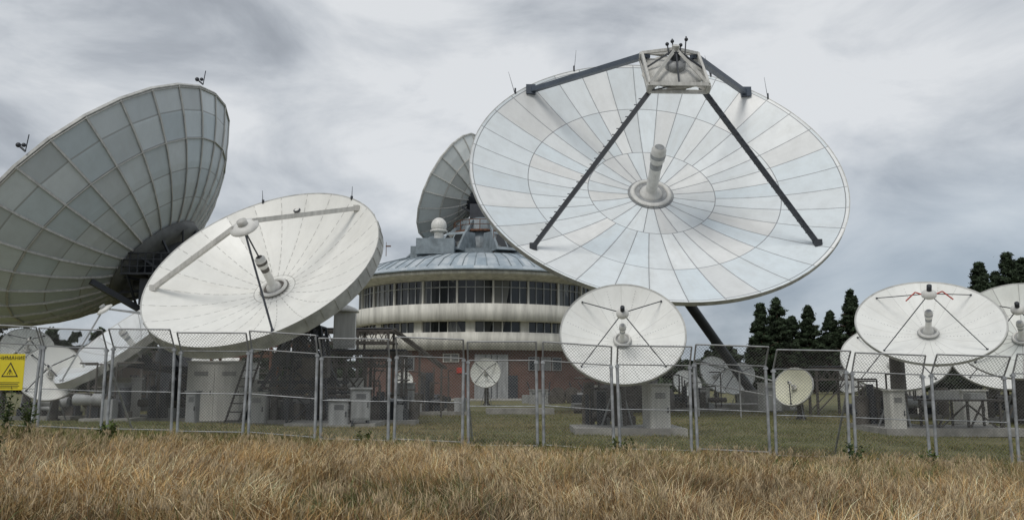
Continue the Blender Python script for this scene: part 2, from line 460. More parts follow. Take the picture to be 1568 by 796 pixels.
E = cass((3.43, 25, 3.12), (-.10, -.82, .56), 3.82, (3.45, 26.3), lw=.028)
Fd = cass((14.0, 27, 3.62), (-.239, -.608, .757), 4.5, (13.5, 28.4), h=.36, lw=.028)
b = MB()
for sx in (-1, 1):
    pts = [Fd.F(sx*.08, .0, 1.6), Fd.F(sx*.4, .1, 1.7), Fd.F(sx*.7, -.1, 1.5)]
    for p, q in zip(pts, pts[1:]): b.tube(p, q, .024, n=6)
b.obj('red_waveguide', [M_red], Fd.g)
for dd in (E, Fd):
    b = MB()
    for a in (15, 75, 105, 165, 195, 255, 285, 345):
        for k in range(16):
            p = dd.P(.25+.045*k, a, .004); b.tube(p, p+dd.n*.006, .012, n=5)
    b.obj('rivet_rows', [M_grey], dd.g)
cass((19.6, 31, 3.6), (-.45, -.65, .60), 4.7, (20.2, 32.2), fm=mS2)
cass((23.2, 38, 2.9), (-.35, -.6, .7), 4.6, (23.4, 39.5))
cass((16.1, 34, 2.65), (-.25, -.6, .75), 4.2, (15.9, 35.2))
cass((13.2, 52, 2.05), (.35, -.8, .4), 2.5, (13.3, 52.9))
cass((13.9, 50, 1.8), (-.6, -.65, .45), 2.1, (14.1, 50.9))
cass((12.1, 56, 1.5), (.2, -.8, .5), 2.0, (12.2, 56.8))
cass((11.75, 34, 1.40), (-.62, -.68, .38), 1.62, (12.15, 34.4), fm=M_beige, legangs=(270,))
cass((17.7, 42, 2.0), (-.8, -.4, .4), 2.1, (18.2, 42.3))
cass((-18.2, 32, 1.95), (.32, -.85, .36), 2.25, (-18.4, 32.8))
cass((-24.0, 40, 3.3), (.5, -.6, .62), 2.3, (-24.4, 40.9), fm=mS2)
cass((-20.8, 33, 2.3), (.6, -.6, .5), 1.7, (-21.1, 33.7), fm=mS2)
cass((-1.8, 55, 2.2), (-.05, -.95, .28), 2.0, (-1.75, 56), fm=mS2)
cass((-8.0, 60, 1.7), (.1, -.95, .28), 1.3, (-8.0, 60.7))
cass((-14.6, 40, 2.4), (.2, -.6, .7), 2.4, (-14.6, 40.8))
Nd = Dish((-15.4, 32, 3.45), (-.46, -.46, .76), 5.9, .15, (-13.6, 34.0))
mN = dish_mat('tilted_dish_panels', (.74, .76, .76), (.3, .3, .3), 20, 20, .3, (.5,), Nd.R, .014, var=.12, rough=.5, dirt=.2, tintamt=.3)
Nd.reflector(mN, mN, 20, 3, 8, .05, .22)
Nd.flanges(20, (.6,), .1, .04, M_offwh)
Nd.hub(M_white, M_grey, .4, 1.1, .12)
Nd.legs([20, 140, 260], 2.1, .93, .15, .06, .06, M_grey)
Nd.sub(2.1, .32, M_white, M_grey, .05)
Nd.mount(.3, M_steel, M_dark, 1.2, truss=True)

# ------------------------------------------------------------------ building
bx, by = -3.3, 84.0
bg = group('round_station_building', (bx, by, 0)); O = Vector((bx, by, 0))
def brick_mat():
    m, t, b = base_mat('red_brick'); uv = t.n('ShaderNodeUVMap').outputs[0]
    br = t.n('ShaderNodeTexBrick'); t.l(uv, br.inputs['Vector'])
    br.inputs['Color1'].default_value = (.15, .062, .045, 1); br.inputs['Color2'].default_value = (.09, .042, .032, 1)
    br.inputs['Mortar'].default_value = (.20, .17, .15, 1); br.inputs['Scale'].default_value = 1
    br.inputs['Brick Width'].default_value = .26; br.inputs['Row Height'].default_value = .085; br.inputs['Mortar Size'].default_value = .01
    tc = t.n('ShaderNodeTexCoord').outputs['Object']
    t.l(t.mix(.4, br.outputs[0], t.ramp(t.noise(tc, .8, 6), [(.3, (.05, .028, .022)), (.7, (.16, .08, .058))])), b.inputs['Base Color'])
    b.inputs['Roughness'].default_value = .9; return m
def roof_mat():
    m, t, b = base_mat('zinc_roof'); uv = t.n('ShaderNodeUVMap').outputs[0]
    sp = t.n('ShaderNodeSeparateXYZ'); t.l(uv, sp.inputs[0])
    cv = t.n('ShaderNodeCombineXYZ'); t.l(t.m('FLOOR', t.m('DIVIDE', sp.outputs[0], .9)), cv.inputs[0]); t.l(t.m('FLOOR', t.m('MULTIPLY', sp.outputs[1], 1.1)), cv.inputs[1])
    wn = t.n('ShaderNodeTexWhiteNoise', noise_dimensions='2D'); t.l(cv.outputs[0], wn.inputs['Vector'])
    tc = t.n('ShaderNodeTexCoord').outputs['Object']
    c = t.mix(wn.outputs['Value'], (.36, .43, .48), (.58, .62, .64))
    c = t.mix(t.maprange(t.noise(tc, .6, 7, .7), .45, .7), c, (.25, .31, .36))
    t.l(c, b.inputs['Base Color']); b.inputs['Roughness'].default_value = .42; b.inputs['Metallic'].default_value = .2; return m
M_brick = brick_mat(); M_roof = roof_mat()
M_wall = mat('white_render_wall', (.76, .74, .67), .8, var=.2, scale=.6, streak=True)
M_glass, t, bb = base_mat('dark_glass'); bb.inputs['Roughness'].default_value = .15
tc = t.n('ShaderNodeTexCoord').outputs['Object']
mp = t.n('ShaderNodeMapping'); mp.inputs['Scale'].default_value = (1.1, 1.1, .2); t.l(tc, mp.inputs[0])
vo = t.n('ShaderNodeTexVoronoi'); vo.inputs['Scale'].default_value = .8; t.l(mp.outputs[0], vo.inputs['Vector'])
sc_ = t.n('ShaderNodeSeparateColor'); t.l(vo.outputs['Color'], sc_.inputs[0])
t.l(t.ramp(sc_.outputs[0], [(.3, (.010, .012, .014)), (.7, (.035, .038, .04)), (.9, (.15, .15, .14))]), bb.inputs['Base Color'])
M_bluest = mat('blue_grey_cladding', (.30, .35, .38), .5, var=.25, scale=1)

N = 96
b = MB(); b.lathe([(12.0, 0), (12.0, 4.4)], O, n=N); b.obj('brick_ground_floor', [M_brick], bg)
b = MB()
b.lathe([(12.05, 4.4), (12.65, 4.4), (12.75, 5.95), (12.5, 5.95)], O, n=N)
b.lathe([(12.5, 6.9), (13.1, 6.9), (13.3, 7.0), (13.3, 8.45), (12.4, 8.5)], O, n=N)
b.lathe([(12.4, 10.62), (13.9, 10.95), (14.1, 11.0), (14.1, 11.35), (13.9, 11.4)], O, n=N)
for i in range(N):
    if i % 6 == 5:
        a0, a1 = 2*math.pi*i/N, 2*math.pi*(i+1)/N
        b.lathe([(12.6, 5.95), (12.6, 6.9)], O, n=2, a0=a0, a1=a1)
for i in range(24):
    a = 2*math.pi*(i+.5)/24; c_, s_ = math.cos(a), math.sin(a)
    b.boxr((bx+12.40*c_, by+12.40*s_, 9.5), (.3, .16, 2.2), a)
b.obj('white_wall_bands', [M_wall], bg)
b = MB(); b.lathe([(12.35, 8.3), (12.35, 10.7)], O, n=N, sm=False); b.lathe([(12.42, 5.8), (12.42, 7.0)], O, n=N, sm=False)
b.obj('window_glass', [M_glass], bg)
b = MB()
for i in range(N):
    a = 2*math.pi*i/N; c_, s_ = math.cos(a), math.sin(a)
    if i % 4 != 2: b.boxr((bx+12.39*c_, by+12.39*s_, 9.5), (.14, .07, 2.15), a)
    b.boxr((bx+12.47*c_, by+12.47*s_, 6.42), (.1, .09, .93), a, 1 if i % 3 == 0 else 0)
b.lathe([(12.38, 9.95), (12.45, 9.95), (12.45, 10.03), (12.38, 10.03)], O, n=N)
b.obj('window_mullions', [M_grey, M_wall], bg)
b = MB()
rp = [(14.15, 11.38), (13.9, 11.75), (12.2, 12.7), (9.6, 13.5), (7.2, 13.95), (6.6, 14.0)]
b.lathe(rp, O, n=N)
for i in range(80):
    a = 2*math.pi*i/80; c_, s_ = math.cos(a), math.sin(a)
    for (r0, z0), (r1, z1) in zip(rp[1:], rp[2:]):
        b.beam((bx+r0*c_, by+r0*s_, z0+.03), (bx+r1*c_, by+r1*s_, z1+.03), .07, .07, 1)
b.lathe([(14.2, 11.3), (14.3, 11.3), (14.3, 11.45), (14.15, 11.45)], O, n=N, m=1)
b.obj('metal_roof', [M_roof, M_bluest], bg)
b = MB()
b.lathe([(6.6, 13.6), (6.6, 14.5), (4.4, 14.8), (2.9, 15.0), (2.0, 18.3), (2.0, 18.5), (.01, 18.5)], O, n=16, sm=False)
for i in range(8):
    a = 2*math.pi*(i+.5)/8; c_, s_ = math.cos(a), math.sin(a)
    p = Vector((bx+6.0*c_, by+6.0*s_, 0)); rot = Matrix.Rotation(a, 3, 'Z')
    Q = [(-2.3, -1.25, 14.2), (1.9, -1.25, 14.2), (1.9, 1.25, 14.2), (-2.3, 1.25, 14.2), (-2.3, -1.05, 16.5), (-.2, -1.05, 16.3), (-.2, 1.05, 16.3), (-2.3, 1.05, 16.5)]
    P = [rot @ Vector((q[0], q[1], 0))+Vector((p.x, p.y, q[2])) for q in Q]
    b.add(P, [(3,2,1,0),(4,5,6,7),(0,1,5,4),(1,2,6,5),(2,3,7,6),(3,0,4,7)], 0)
    fn = (P[2]-P[1]).cross(P[5]-P[1]).normalized()
    def q_(u, v): return P[1].lerp(P[2], u).lerp(P[5].lerp(P[6], u), v)+fn*.03
    for u0, u1 in ((.1, .47), (.53, .9)): b.add([q_(u0, .15), q_(u1, .15), q_(u1, .85), q_(u0, .85)], [(0, 1, 2, 3)], 1)
    b.beam((bx+4.6*c_, by+4.6*s_, 15.6), (bx+2.1*c_, by+2.1*s_, 18.2), .3, .3, 0)
b.obj('roof_lantern', [M_bluest, M_glass], bg)
b = MB()
b.lathe([(2.9, 16.9), (3.0, 17.1), (1.8, 17.12)], O, n=24, m=0)
for i in range(16):
    a = 2*math.pi*i/16; b.tube((bx+2.9*math.cos(a), by+2.9*math.sin(a), 17.1), (bx+2.9*math.cos(a), by+2.9*math.sin(a), 18.1), .045, n=5)
for z in (17.6, 18.1): b.lathe([(2.88, z), (2.94, z), (2.94, z+.06), (2.88, z+.06)], O, n=24)
for dx, h in ((-9, 1.4), (-4, 2.6), (3, 2), (1.5, 3.6), (4.5, 2.5)):
    b.tube((bx+dx, by-6.5, 13.7), (bx+dx, by-6.5, 13.7+h), .04, .02, n=5)
    b.box((bx+dx+.2, by-6.5, 13.7+h*.7), (.5, .12, .12))
b.obj('roof_platform_railing', [M_rust], bg)
b = MB()
b.box((-7.3, 76.2, 14.3), (3.6, 2.4, 1.5), 1); b.tube((-7.0, 75.6, 15.0), (-7.0, 75.6, 15.6), .45, n=14)
b.sphere((-7.0, 75.6, 16.3), .75, 0, 12, 1.1); b.box((-8.9, 76.5, 13.7), (1.6, 1.5, 1.4), 1)
b.lathe([(.75, -.5), (.83, -.45), (.83, -.35), (.75, -.3)], (-7.0, 75.6, 16.2), n=20)
b.obj('radome', [M_white, M_bluest], bg)
def on_wall(b, ang, r, z, w, h, d=.08, m=0):
    a = R_(ang); b.boxr((bx+r*math.cos(a), by+r*math.sin(a), z), (d, w, h), a, m)
b = MB()
on_wall(b, 277, 12.02, 2.0, 3.0, 4.0, .12, 0)
for k in range(-2, 3): on_wall(b, 277+k*2.4, 12.09, 2.0, .06, 3.9, .06, 1)
for aa in (258, 261.5):
    on_wall(b, aa, 12.03, 3.7, .75, .75, .1, 3); on_wall(b, aa, 12.08, 3.7, .6, .6, .06, 2)
for aa in (296, 302, 308, 240, 234):
    on_wall(b, aa, 12.03, 3.2, 1.1, 1.2, .1, 0); on_wall(b, aa, 12.08, 3.2, .95, 1.05, .06, 2)
on_wall(b, 263.5, 12.05, 2.6, .5, .5, .08, 4)
on_wall(b, 249, 12.03, 1.2, 1.2, 2.4, .1, 1); on_wall(b, 286, 12.03, 1.1, 1.0, 2.1, .1, 1)
b.obj('doors_and_openings', [M_grey, M_dark, M_glass, M_wall, M_red], bg)
b = MB(); b.lathe([(15.5, 0), (15.5, .12), (11.9, .13)], O, n=64); b.obj('apron', [M_conc], bg)
b = MB(); b.box((10, 86, 2.1), (9, 8, 4.2), 0); b.box((10, 86, 4.35), (9.4, 8.4, .3), 1)
for i in range(4): b.box((6.8+i*2.1, 81.97, 2.6), (1.3, .1, 1.3), 2)
b.obj('side_wing', [M_brick, M_wall, M_glass], bg)

# ---- D: dish on the roof seen from behind
Dd = Dish((-6.75, 86.5, 22.8), (-.85, .22, .48), 12.8, .24, (bx, by), pw=2.2)
mD = dish_mat('roof_dish_back_panels', (.72, .73, .70), (.58, .58, .55), 20, 20, .3, (.4, .72), Dd.R, .05, var=.45, rough=.45, dirt=.2, tintamt=.5)
Dd.reflector(mD, mD, 20, 1, 7, .06, .05, flat=True); Dd.flanges(20, (.4, .72, .995), .12, .06, M_offwh)
b = MB(); H = Dd.V-Dd.n*1.4
b.lathe([(1.5, .2), (1.4, -.5), (.7, -.6), (.7, -1.8), (.01, -1.8)], Dd.V, Dd.n, 20)
b.beam((bx, by, 18.2), H, 1.0, 1.2)
for sx in (-1, 1): b.beam((bx+sx*.8, by, 18.4), Dd.F(sx*2, -1.5, 0), .2, .2)
b.box((bx-.2, by-1.2, 19.2), (1.8, 1.4, 1.5))
b.obj('pedestal_mount', [M_dark], Dd.g)

# ------------------------------------------------------------------ fence
fence = group('chain_link_fence', (0, 18.7, 0))
fr = MB(); wr = MB()
def fy(x): return 18.75-.07*x
xs = [-11.4+1.722*i for i in range(-5, 20)]
def panel(x0, x1, i):
    rng = random.Random(i*13)
    H1 = 2.02+rng.uniform(-.03, .03); ext = .42; lean = -.26+rng.uniform(-.06, .06)
    g0, g1 = G(x0, fy(x0)), G(x1, fy(x1))
    a = Vector((x0+.07, fy(x0), g0)); c = Vector((x1-.07, fy(x1), g1))
    dz = rng.uniform(-.05, .05); lx = [rng.uniform(-.06, .06) for _ in range(2)]; ly = [rng.uniform(-.06, .06) for _ in range(2)]
    def pt(u, z):
        p = a.lerp(c, u); k2 = z/2.4
        p = p+Vector(((lx[0]*(1-u)+lx[1]*u)*k2, (ly[0]*(1-u)+ly[1]*u)*k2, 0))
        if z <= H1: return p+Vector((0, 0, z+dz))
        k = (z-H1)/ext; return p+Vector((0, lean*k, H1+dz+ext*k))
    for u in (0, 1):
        fr.tube(pt(u, -.3), pt(u, H1), .036, n=8); fr.tube(pt(u, H1), pt(u, H1+ext), .02, n=6, m=1)
        fr.box(pt(u, H1-.05), (.09, .09, .05))
    for z, r, m in ((.12, .014, 1), (1.0, .012, 0), (H1, .016, 1), (H1+ext, .02, 1)): fr.tube(pt(0, z), pt(1, z), r, n=6, m=m)
    W = (c-a).length; T = H1+ext; p = .075
    for s in (1, -1):
        k = -T if s == 1 else 0
        while k < W+(0 if s == 1 else T):
            z0, z1 = .08, T
            if s == 1: zs = max(z0, -k); ze = min(z1, W-k)
            else: zs = max(z0, k-W); ze = min(z1, k)
            if ze-zs > .02:
                seq = [zs, H1, ze] if zs < H1 < ze else [zs, ze]
                for q0, q1 in zip(seq, seq[1:]):
                    wr.tube(pt((k+s*q0)/W, q0), pt((k+s*q1)/W, q1), .0036, n=3, caps=False)
            k += p
for i, (x0, x1) in enumerate(zip(xs, xs[1:])): panel(x0, x1, i)
for i in (6, 11, 16, 20):
    x = xs[i]; fr.tube((x, fy(x), G(x, fy(x))+1.7), (x+.1, fy(x)+1.3, G(x, fy(x)+1.3)), .025, n=6)
fr.obj('posts_and_rails', [M_galv, M_grey], fence); wr.obj('wire_mesh', [M_wire], fence)

# sign
sx, sy, sz = -12.05, fy(-12.05)-.12, 1.83
sg = group('warning_sign', (sx, sy, sz))
b = MB(); b.box((sx, sy, sz), (.66, .012, .86)); b.obj('sign_plate', [M_yellow], sg)
b = MB()
y = sy-.010
def tri(r, m, yy):
    P = [(sx+r*math.cos(R_(90+120*k)), yy, sz-.0+r*math.sin(R_(90+120*k))) for k in range(3)]
    b.add(P, [(0, 1, 2)], m)
tri(.235, 0, y); tri(.185, 1, y-.002)
for ox in (-.05, 0, .05):
    b.beam((sx+ox*1.3, y-.005, sz-.06), (sx+ox*.5+.01, y-.005, sz+.03), .018, .003)
b.add([(sx-.03, y-.006, sz+.02), (sx+.03, y-.006, sz+.02), (sx, y-.006, sz+.085)], [(0, 1, 2)], 0)
for k in range(4): b.box((sx, y, sz-.25-.04*k), (.5-.06*(k % 2), .003, .014))
b.obj('warning_symbol', [M_blackp, M_yellow], sg)
cu = bpy.data.curves.new('sign_text', 'FONT'); cu.body = "ВНИМАНИЕ!"; cu.size = .125; cu.align_x = 'CENTER'; cu.extrude = .001
to = bpy.data.objects.new('sign_text', cu); scene.collection.objects.link(to); cu.materials.append(M_blackp)
to.parent = sg; to.location = (0, -.012, .29); to.rotation_euler = (R_(90), 0, 0)

# ------------------------------------------------------------------ equipment
def cabinet(name, x, y, w, d, h, m, doors=1, legs=0, ang=0, roof=True):
    z = G(x, y); g = group(name, (x, y, z)); b = MB(); rot = Matrix.Rotation(ang, 3, 'Z')
    def L(px, py, pz): return Vector((x, y, z))+rot @ Vector((px, py, pz))
    b.box(L(0, 0, legs+h/2), (w, d, h), 0, rot)
    if roof: b.box(L(0, -.02, legs+h+.03), (w+.1, d+.12, .055), 0, rot)
    for k in range(doors):
        dw = w/doors; cx = -w/2+dw*(k+.5)
        b.box(L(cx, -d/2-.012, legs+h/2), (dw-.07, .02, h-.12), 0, rot)
        b.box(L(cx+dw*.36, -d/2-.035, legs+h*.5), (.03, .03, .16), 1, rot)
        for q in range(5): b.box(L(cx, -d/2-.027, legs+h*.84-.035*q), (dw*.5, .008, .014), 1, rot)
    if legs:
        for ax in (-1, 1):
            for ay in (-1, 1): b.box(L(ax*(w/2-.05), ay*(d/2-.05), legs/2-.05), (.07, .07, legs+.1), 1, rot)
    else: b.box(L(0, 0, .03), (w+.15, d+.15, .1), 2, rot)
    b.obj('housing', [m, M_dark, M_conc], g); return g
cabinet('equipment_cabin', -11.7, 33, 2.2, 2.0, 2.35, M_white, 2)
for a in ((-9.9, 31.6, 1.1, .8, 1.6, M_offwh, 2), (-11.1, 28.4, .34, .35, 1.1, M_grey), (-5.75, 27, .62, .5, .85, M_grey, 1, 0, .3), (-5.05, 27.1, .62, .5, 1.0, M_grey, 1, .25, .3),
          (4.45, 25.2, .66, .6, 1.5, M_offwh, 1, 0, .25), (12.75, 27.2, .5, .5, 1.45, M_offwh, 1), (13.9, 44, 1.0, .8, 1.5, M_white, 1), (17.4, 31, .9, .7, 1.3, M_offwh, 1),
          (-14.8, 30.5, .8, .6, 1.2, M_grey, 1, .2), (-6.9, 34.5, 1.1, .9, 1.7, M_offwh, 1), (-4.4, 33.5, .7, .6, 1.2, M_grey, 1, .3), (-9.0, 29.0, .6, .5, 1.1, M_offwh, 1), (-16.4, 34, 1.4, 1.0, 1.7, M_offwh, 2),
          (11.0, 47, .7, .6, 1.2, M_offwh, 1), (15.4, 46, 1.2, .8, 1.3, M_white, 2), (19.2, 40, 1.5, .8, 1.6, M_offwh, 2), (-12.9, 36, .9, .8, 1.9, M_grey, 1), (1.9, 58, 1.3, .8, 1.0, M_grey, 2), (5.4, 55, .9, .8, 1.3, M_offwh, 1)):
    cabinet('equipment_cabinet', *a)
def gantry(x0, x1, y0, y1, H, step, m=M_steel):
    g = group('cable_gantry', ((x0+x1)/2, y0, 0)); b = MB(); nx = max(1, int(round((x1-x0)/step)))
    for i in range(nx+1):
        x = x0+(x1-x0)*i/nx
        for y in (y0, y1): b.beam((x, y, G(x, y)-.1), (x, y, H), .1, .1)
        b.beam((x, y0, H), (x, y1, H), .08, .1); b.beam((x, y0, H-.5), (x, y1, H-.5), .06, .06)
    for y in (y0, y1):
        for z in (H, H-.5): b.beam((x0-.2, y, z), (x1+.2, y, z), .07, .1)
        for i in range(nx):
            xa = x0+(x1-x0)*i/nx; xb = x0+(x1-x0)*(i+1)/nx
            if i % 2 == 0: b.beam((xa, y, .2), (xb, y, H-.6), .045, .045)
            for q in range(6):
                u0 = xa+(xb-xa)*q/6; u1 = xa+(xb-xa)*(q+1)/6; b.beam((u0, y, H-.5 if q % 2 else H), (u1, y, H if q % 2 else H-.5), .035, .035)
    for k in range(4): b.tube((x0-.1, y0+.15+k*.16, H+.1), (x1+.1, y0+.15+k*.16, H+.1), .045, n=6, m=1)
    k = x0
    while k < x1: b.beam((k, y0, H+.04), (k, y1, H+.04), .05, .03); k += .3
    b.obj('frame', [m, M_dark], g)
gantry(-9.4, -5.4, 35.2, 36.8, 3.8, 1.35)
gantry(-7.0, -4.2, 31.0, 32.2, 2.7, 1.4)
gantry(-14.2, -10.0, 38.2, 39.4, 3.3, 1.4, M_rust)
gantry(-21.5, -17.0, 37.2, 38.4, 3.0, 1.5)
gantry(14.4, 17.2, 38.4, 39.4, 2.2, 1.4)
g = group('inclined_cable_tray', (-4, 37, 0)); b = MB()
b.beam((-5.4, 36, 3.9), (-3.2, 37.5, 2.2), .1, .1); b.beam((-5.2, 35.6, 3.9), (-3.0, 37.1, 2.2), .1, .1)
for x, z in ((-4.2, 3.0), (-3.2, 2.2)): b.beam((x, 36.8, z), (x, 36.8, 0), .09, .09)
b.obj('tray', [M_steel], g)
g = group('equipment_mast', (-6.65, 32, 0)); b = MB()
b.tube((-6.65, 32.2, 0), (-6.65, 32.2, 4.3), .07, n=8, m=1); b.box((-6.65, 32, 3.6), (.85, .25, 1.4), 0); b.box((-6.65, 31.86, 3.6), (.7, .02, 1.2), 0)
b.lathe([(.01, .35), (.5, .15), (.62, 0), (.01, 0)], (-6.75, 32.2, 4.35), n=20, m=0)
b.tube((-6.65, 32.2, 2), (-5.2, 32.2, 0), .04, n=6, m=1)
b.obj('panel_and_post', [M_white, M_steel], g)
g = group('access_ladder', (-10.3, 29.8, 0)); b = MB(); z = G(-10.3, 29.8)
for dx in (0, .5): b.tube((-10.3+dx, 29.3, z), (-9.7+dx, 30.3, 3.2), .04, n=6)
for k in range(10):
    t_ = k/10; b.tube((-10.3+.6*t_, 29.3+t_, z+.15+3*t_), (-9.8+.6*t_, 29.3+t_, z+.15+3*t_), .025, n=6)
b.obj('rails_and_rungs', [M_steel], g)
# big motorised jack and drive under the white dish
g = group('dish_drive_frame', (-7.4, 29.3, 0)); b = MB(); z = G(-7.4, 29.3)
b.lattice((-7.2, 29.6, z), (-7.5, 30.0, 3.6), .75, .45, 3, .045, 1)
b.beam((-6.2, 29.0, z+.1), (-8.0, 30.4, 3.4), .12, .12, 1); b.beam((-9.6, 29.2, z+.1), (-8.2, 30.4, 3.6), .12, .12, 1)
b.beam((-5.6, 29.2, z+.1), (-7.2, 30.2, 3.0), .08, .08, 1); b.beam((-9.2, 29.4, z+1.5), (-5.9, 29.4, z+1.5), .1, .12, 1)
for k in range(7):
    b.tube((-8.9+k*.42, 29.1, z+.1), (-8.9+k*.42, 29.1, z+.5+.25*(k*7 % 4)), .13, n=12, m=0 if k % 2 else 1)
for k in range(3): b.tube((-9.0, 29.0+.15*k, z+1.0+.14*k), (-5.8, 29.1+.15*k, z+1.0+.14*k), .05, n=8, m=k % 2)
b.box((-7.0, 29.0, z+2.0), (.9, .5, .7), 0); b.box((-8.3, 29.1, z+2.3), (.5, .4, .5), 1)
b.obj('truss_and_motors', [M_steel, M_dark], g)
def machinery(x, y, seed, n=9, sp=1.2):
    rr = random.Random(seed); z = G(x, y); g = group('pump_machinery', (x, y, z)); b = MB()
    b.box((x, y, z+.08), (sp*2.2, 1.3, .2), 3)
    for k in range(n):
        px, py = x+rr.uniform(-sp, sp), y+rr.uniform(-.5, .5); hh = rr.uniform(.3, 1.5)
        t = rr.random()
        if t < .35: b.tube((px, py, z+.15), (px, py, z+.15+hh), rr.uniform(.1, .25), n=12, m=rr.choice((0, 1)))
        elif t < .6:
            q = rr.uniform(.3, .7); b.tube((px-q, py, z+.3+hh*.4), (px+q, py, z+.3+hh*.4), rr.uniform(.08, .22), n=12, m=rr.choice((0, 1, 2)))
        else: b.boxr((px, py, z+.15+hh*.3), (rr.uniform(.2, .6), .35, hh*.6), rr.uniform(-.3, .3), rr.choice((0, 1, 2)))
    for k in range(6):
        px = x+rr.uniform(-sp, sp); py = y+rr.uniform(-.6, .6); h2 = rr.uniform(1, 2.4)
        b.tube((px, py, z), (px, py, z+h2), .035, n=6, m=0); b.tube((px, py, z+h2), (px+rr.uniform(-.9, .9), py+.2, z+h2), .035, n=6, m=0)
    b.obj('motors_and_pipes', [M_steel, M_dark, M_grey, M_conc], g)
for i, (x, y, s_) in enumerate(((-8.0, 29.6, 1.3), (-13.6, 32.6, 1.2), (-6.4, 33.2, 1.2), (-4.6, 30.2, 1.0), (-17.0, 35.5, 1.3), (-19.6, 34.5, 1.2), (3.2, 27.3, .8), (13.4, 29.5, .9), (20.4, 33.2, 1.3), (10.3, 44.5, 1.4), (8.2, 46, 1.6), (-14.3, 29.3, .8), (17.9, 36.5, 1.2),
        (-3.6, 40, 1.3), (-9.8, 34.5, 1.4), (-21.5, 31.5, 1.0), (-5.0, 46, 1.6), (-12.4, 42, 1.6))): machinery(x, y, i+3, 12, s_)
def slab(x, y, w, d, h=.14):
    g = group('concrete_slab', (x, y, G(x, y))); b = MB(); b.box((x, y, G(x, y)+h/2-.03), (w, d, h+.06)); b.obj('slab', [M_conc], g)
slab(3.6, 25.9, 3.4, 2.4, .2); slab(14.6, 28.2, 4.6, 2.6, .2); slab(0.4, 41, 3.4, 1.0, .28); slab(-6, 28, 3, 2.2); slab(9.5, 47, 12, 3, .35); slab(-8.2, 30.6, 4, 3)
g = group('pipe_railing', (10, 36, 0)); b = MB()
b.tube((8.6, 38, 2.6), (11.6, 34.6, 1.5), .04, n=6); b.tube((8.7, 38, .0), (8.6, 38, 2.6), .05, n=6)
b.tube((8.6, 38, 1.6), (11.6, 34.8, .9), .03, n=6); b.tube((10.2, 36.4, 0), (10.2, 36.4, 2.0), .04, n=6)
b.obj('pipes', [M_grey], g)
g = group('equipment_pile', (4, 62, 0)); b = MB(); rr = random.Random(3)
for k in range(34):
    x = 1.2+rr.random()*6.5; y = 60+rr.random()*4; s_ = .3+rr.random()*.8
    b.boxr((x, y, s_*.4), (s_*1.3, s_, s_*.8), rr.random()*3, rr.choice((0, 0, 1, 2, 2, 1)))
    if k % 4 == 0: b.tube((x, y, 0), (x+rr.uniform(-1, 1), y, 1.6), .05, n=6, m=1)
b.boxr((7.0, 60, .5), (.9, .7, 1.0), .1, 3)
for k in range(3): b.tube((3.4+k*1.1, 60.5, .6), (3.4+k*1.1, 61.0, .6), .6, n=18, m=0)
b.obj('crates_and_reels', [M_steel, M_dark, M_grey, M_yellow], g)
g = group('parts_bench', (15, 28, 0)); b = MB(); z = G(15, 28)
for x in (14.3, 15.4, 16.5):
    for y in (27.6, 28.6): b.box((x, y, z+.55), (.07, .07, 1.1))
    b.beam((x, 27.6, z+.1), (x+.5, 27.6, z+1.0), .05, .05)
b.box((15.4, 28.1, z+1.12), (2.4, 1.2, .06)); b.beam((14.3, 27.6, z+.1), (15.4, 27.6, z+1.0), .05, .05); b.beam((16.5, 27.6, z+.1), (15.4, 27.6, z+1.0), .05, .05)
b.box((14.9, 28.1, z+1.3), (.8, .5, .3), 1); b.box((16.0, 28.2, z+1.25), (.5, .5, .2), 1)
b.obj('bench_frame', [M_steel, M_offwh], g)
g = group('equipment_shed', (-20, 50, 0)); b = MB()
b.box((-21, 52, 1.3), (7, 4, 2.6), 0); b.box((-21, 52, 2.7), (7.6, 4.6, .2), 1)
for k in range(3): b.box((-23+k*2, 49.96, 1.4), (1.0, .1, 1.2), 2)
b.obj('shed', [M_brick, M_grey, M_glass], g)

# ------------------------------------------------------------------ fast mesh from numpy tris
def tri_object(name, V, T, C, material, parent=None):
    me = bpy.data.meshes.new(name)
    me.vertices.add(len(V)); me.vertices.foreach_set('co', V.astype(np.float32).ravel())
    me.loops.add(T.size); me.loops.foreach_set('vertex_index', T.astype(np.int32).ravel())
    me.polygons.add(len(T)); me.polygons.foreach_set('loop_start', np.arange(0, T.size, 3, dtype=np.int32))
    ca = me.color_attributes.new('Col', 'FLOAT_COLOR', 'POINT')
    ca.data.foreach_set('color', np.c_[C, np.ones(len(C))].astype(np.float32).ravel())
    me.materials.append(material); me.update(calc_edges=True)
    o = bpy.data.objects.new(name, me); scene.collection.objects.link(o)
    if parent: o.parent = parent; o.matrix_parent_inverse = Matrix.Translation(-Vector(parent['org']))
    return o
def attr_mat(name, rough=.7):
    m, t, b = base_mat(name); a = t.n('ShaderNodeAttribute', attribute_name='Col')
    t.l(a.outputs['Color'], b.inputs['Base Color']); b.inputs['Roughness'].default_value = rough
    b.inputs['Specular IOR Level'].default_value = .2
    return m
M_blade = attr_mat('grass_blades'); M_leaf = attr_mat('foliage')

def pnoise(x, y, s, seed):
    r = np.random.RandomState(seed); z = 0
    for k in range(9):
        a = r.rand()*6.28; f = s*(.5+r.rand()*2.0); z = z+np.sin(x*math.cos(a)*f+y*math.sin(a)*f+r.rand()*6.28)
    return z/9*1.8

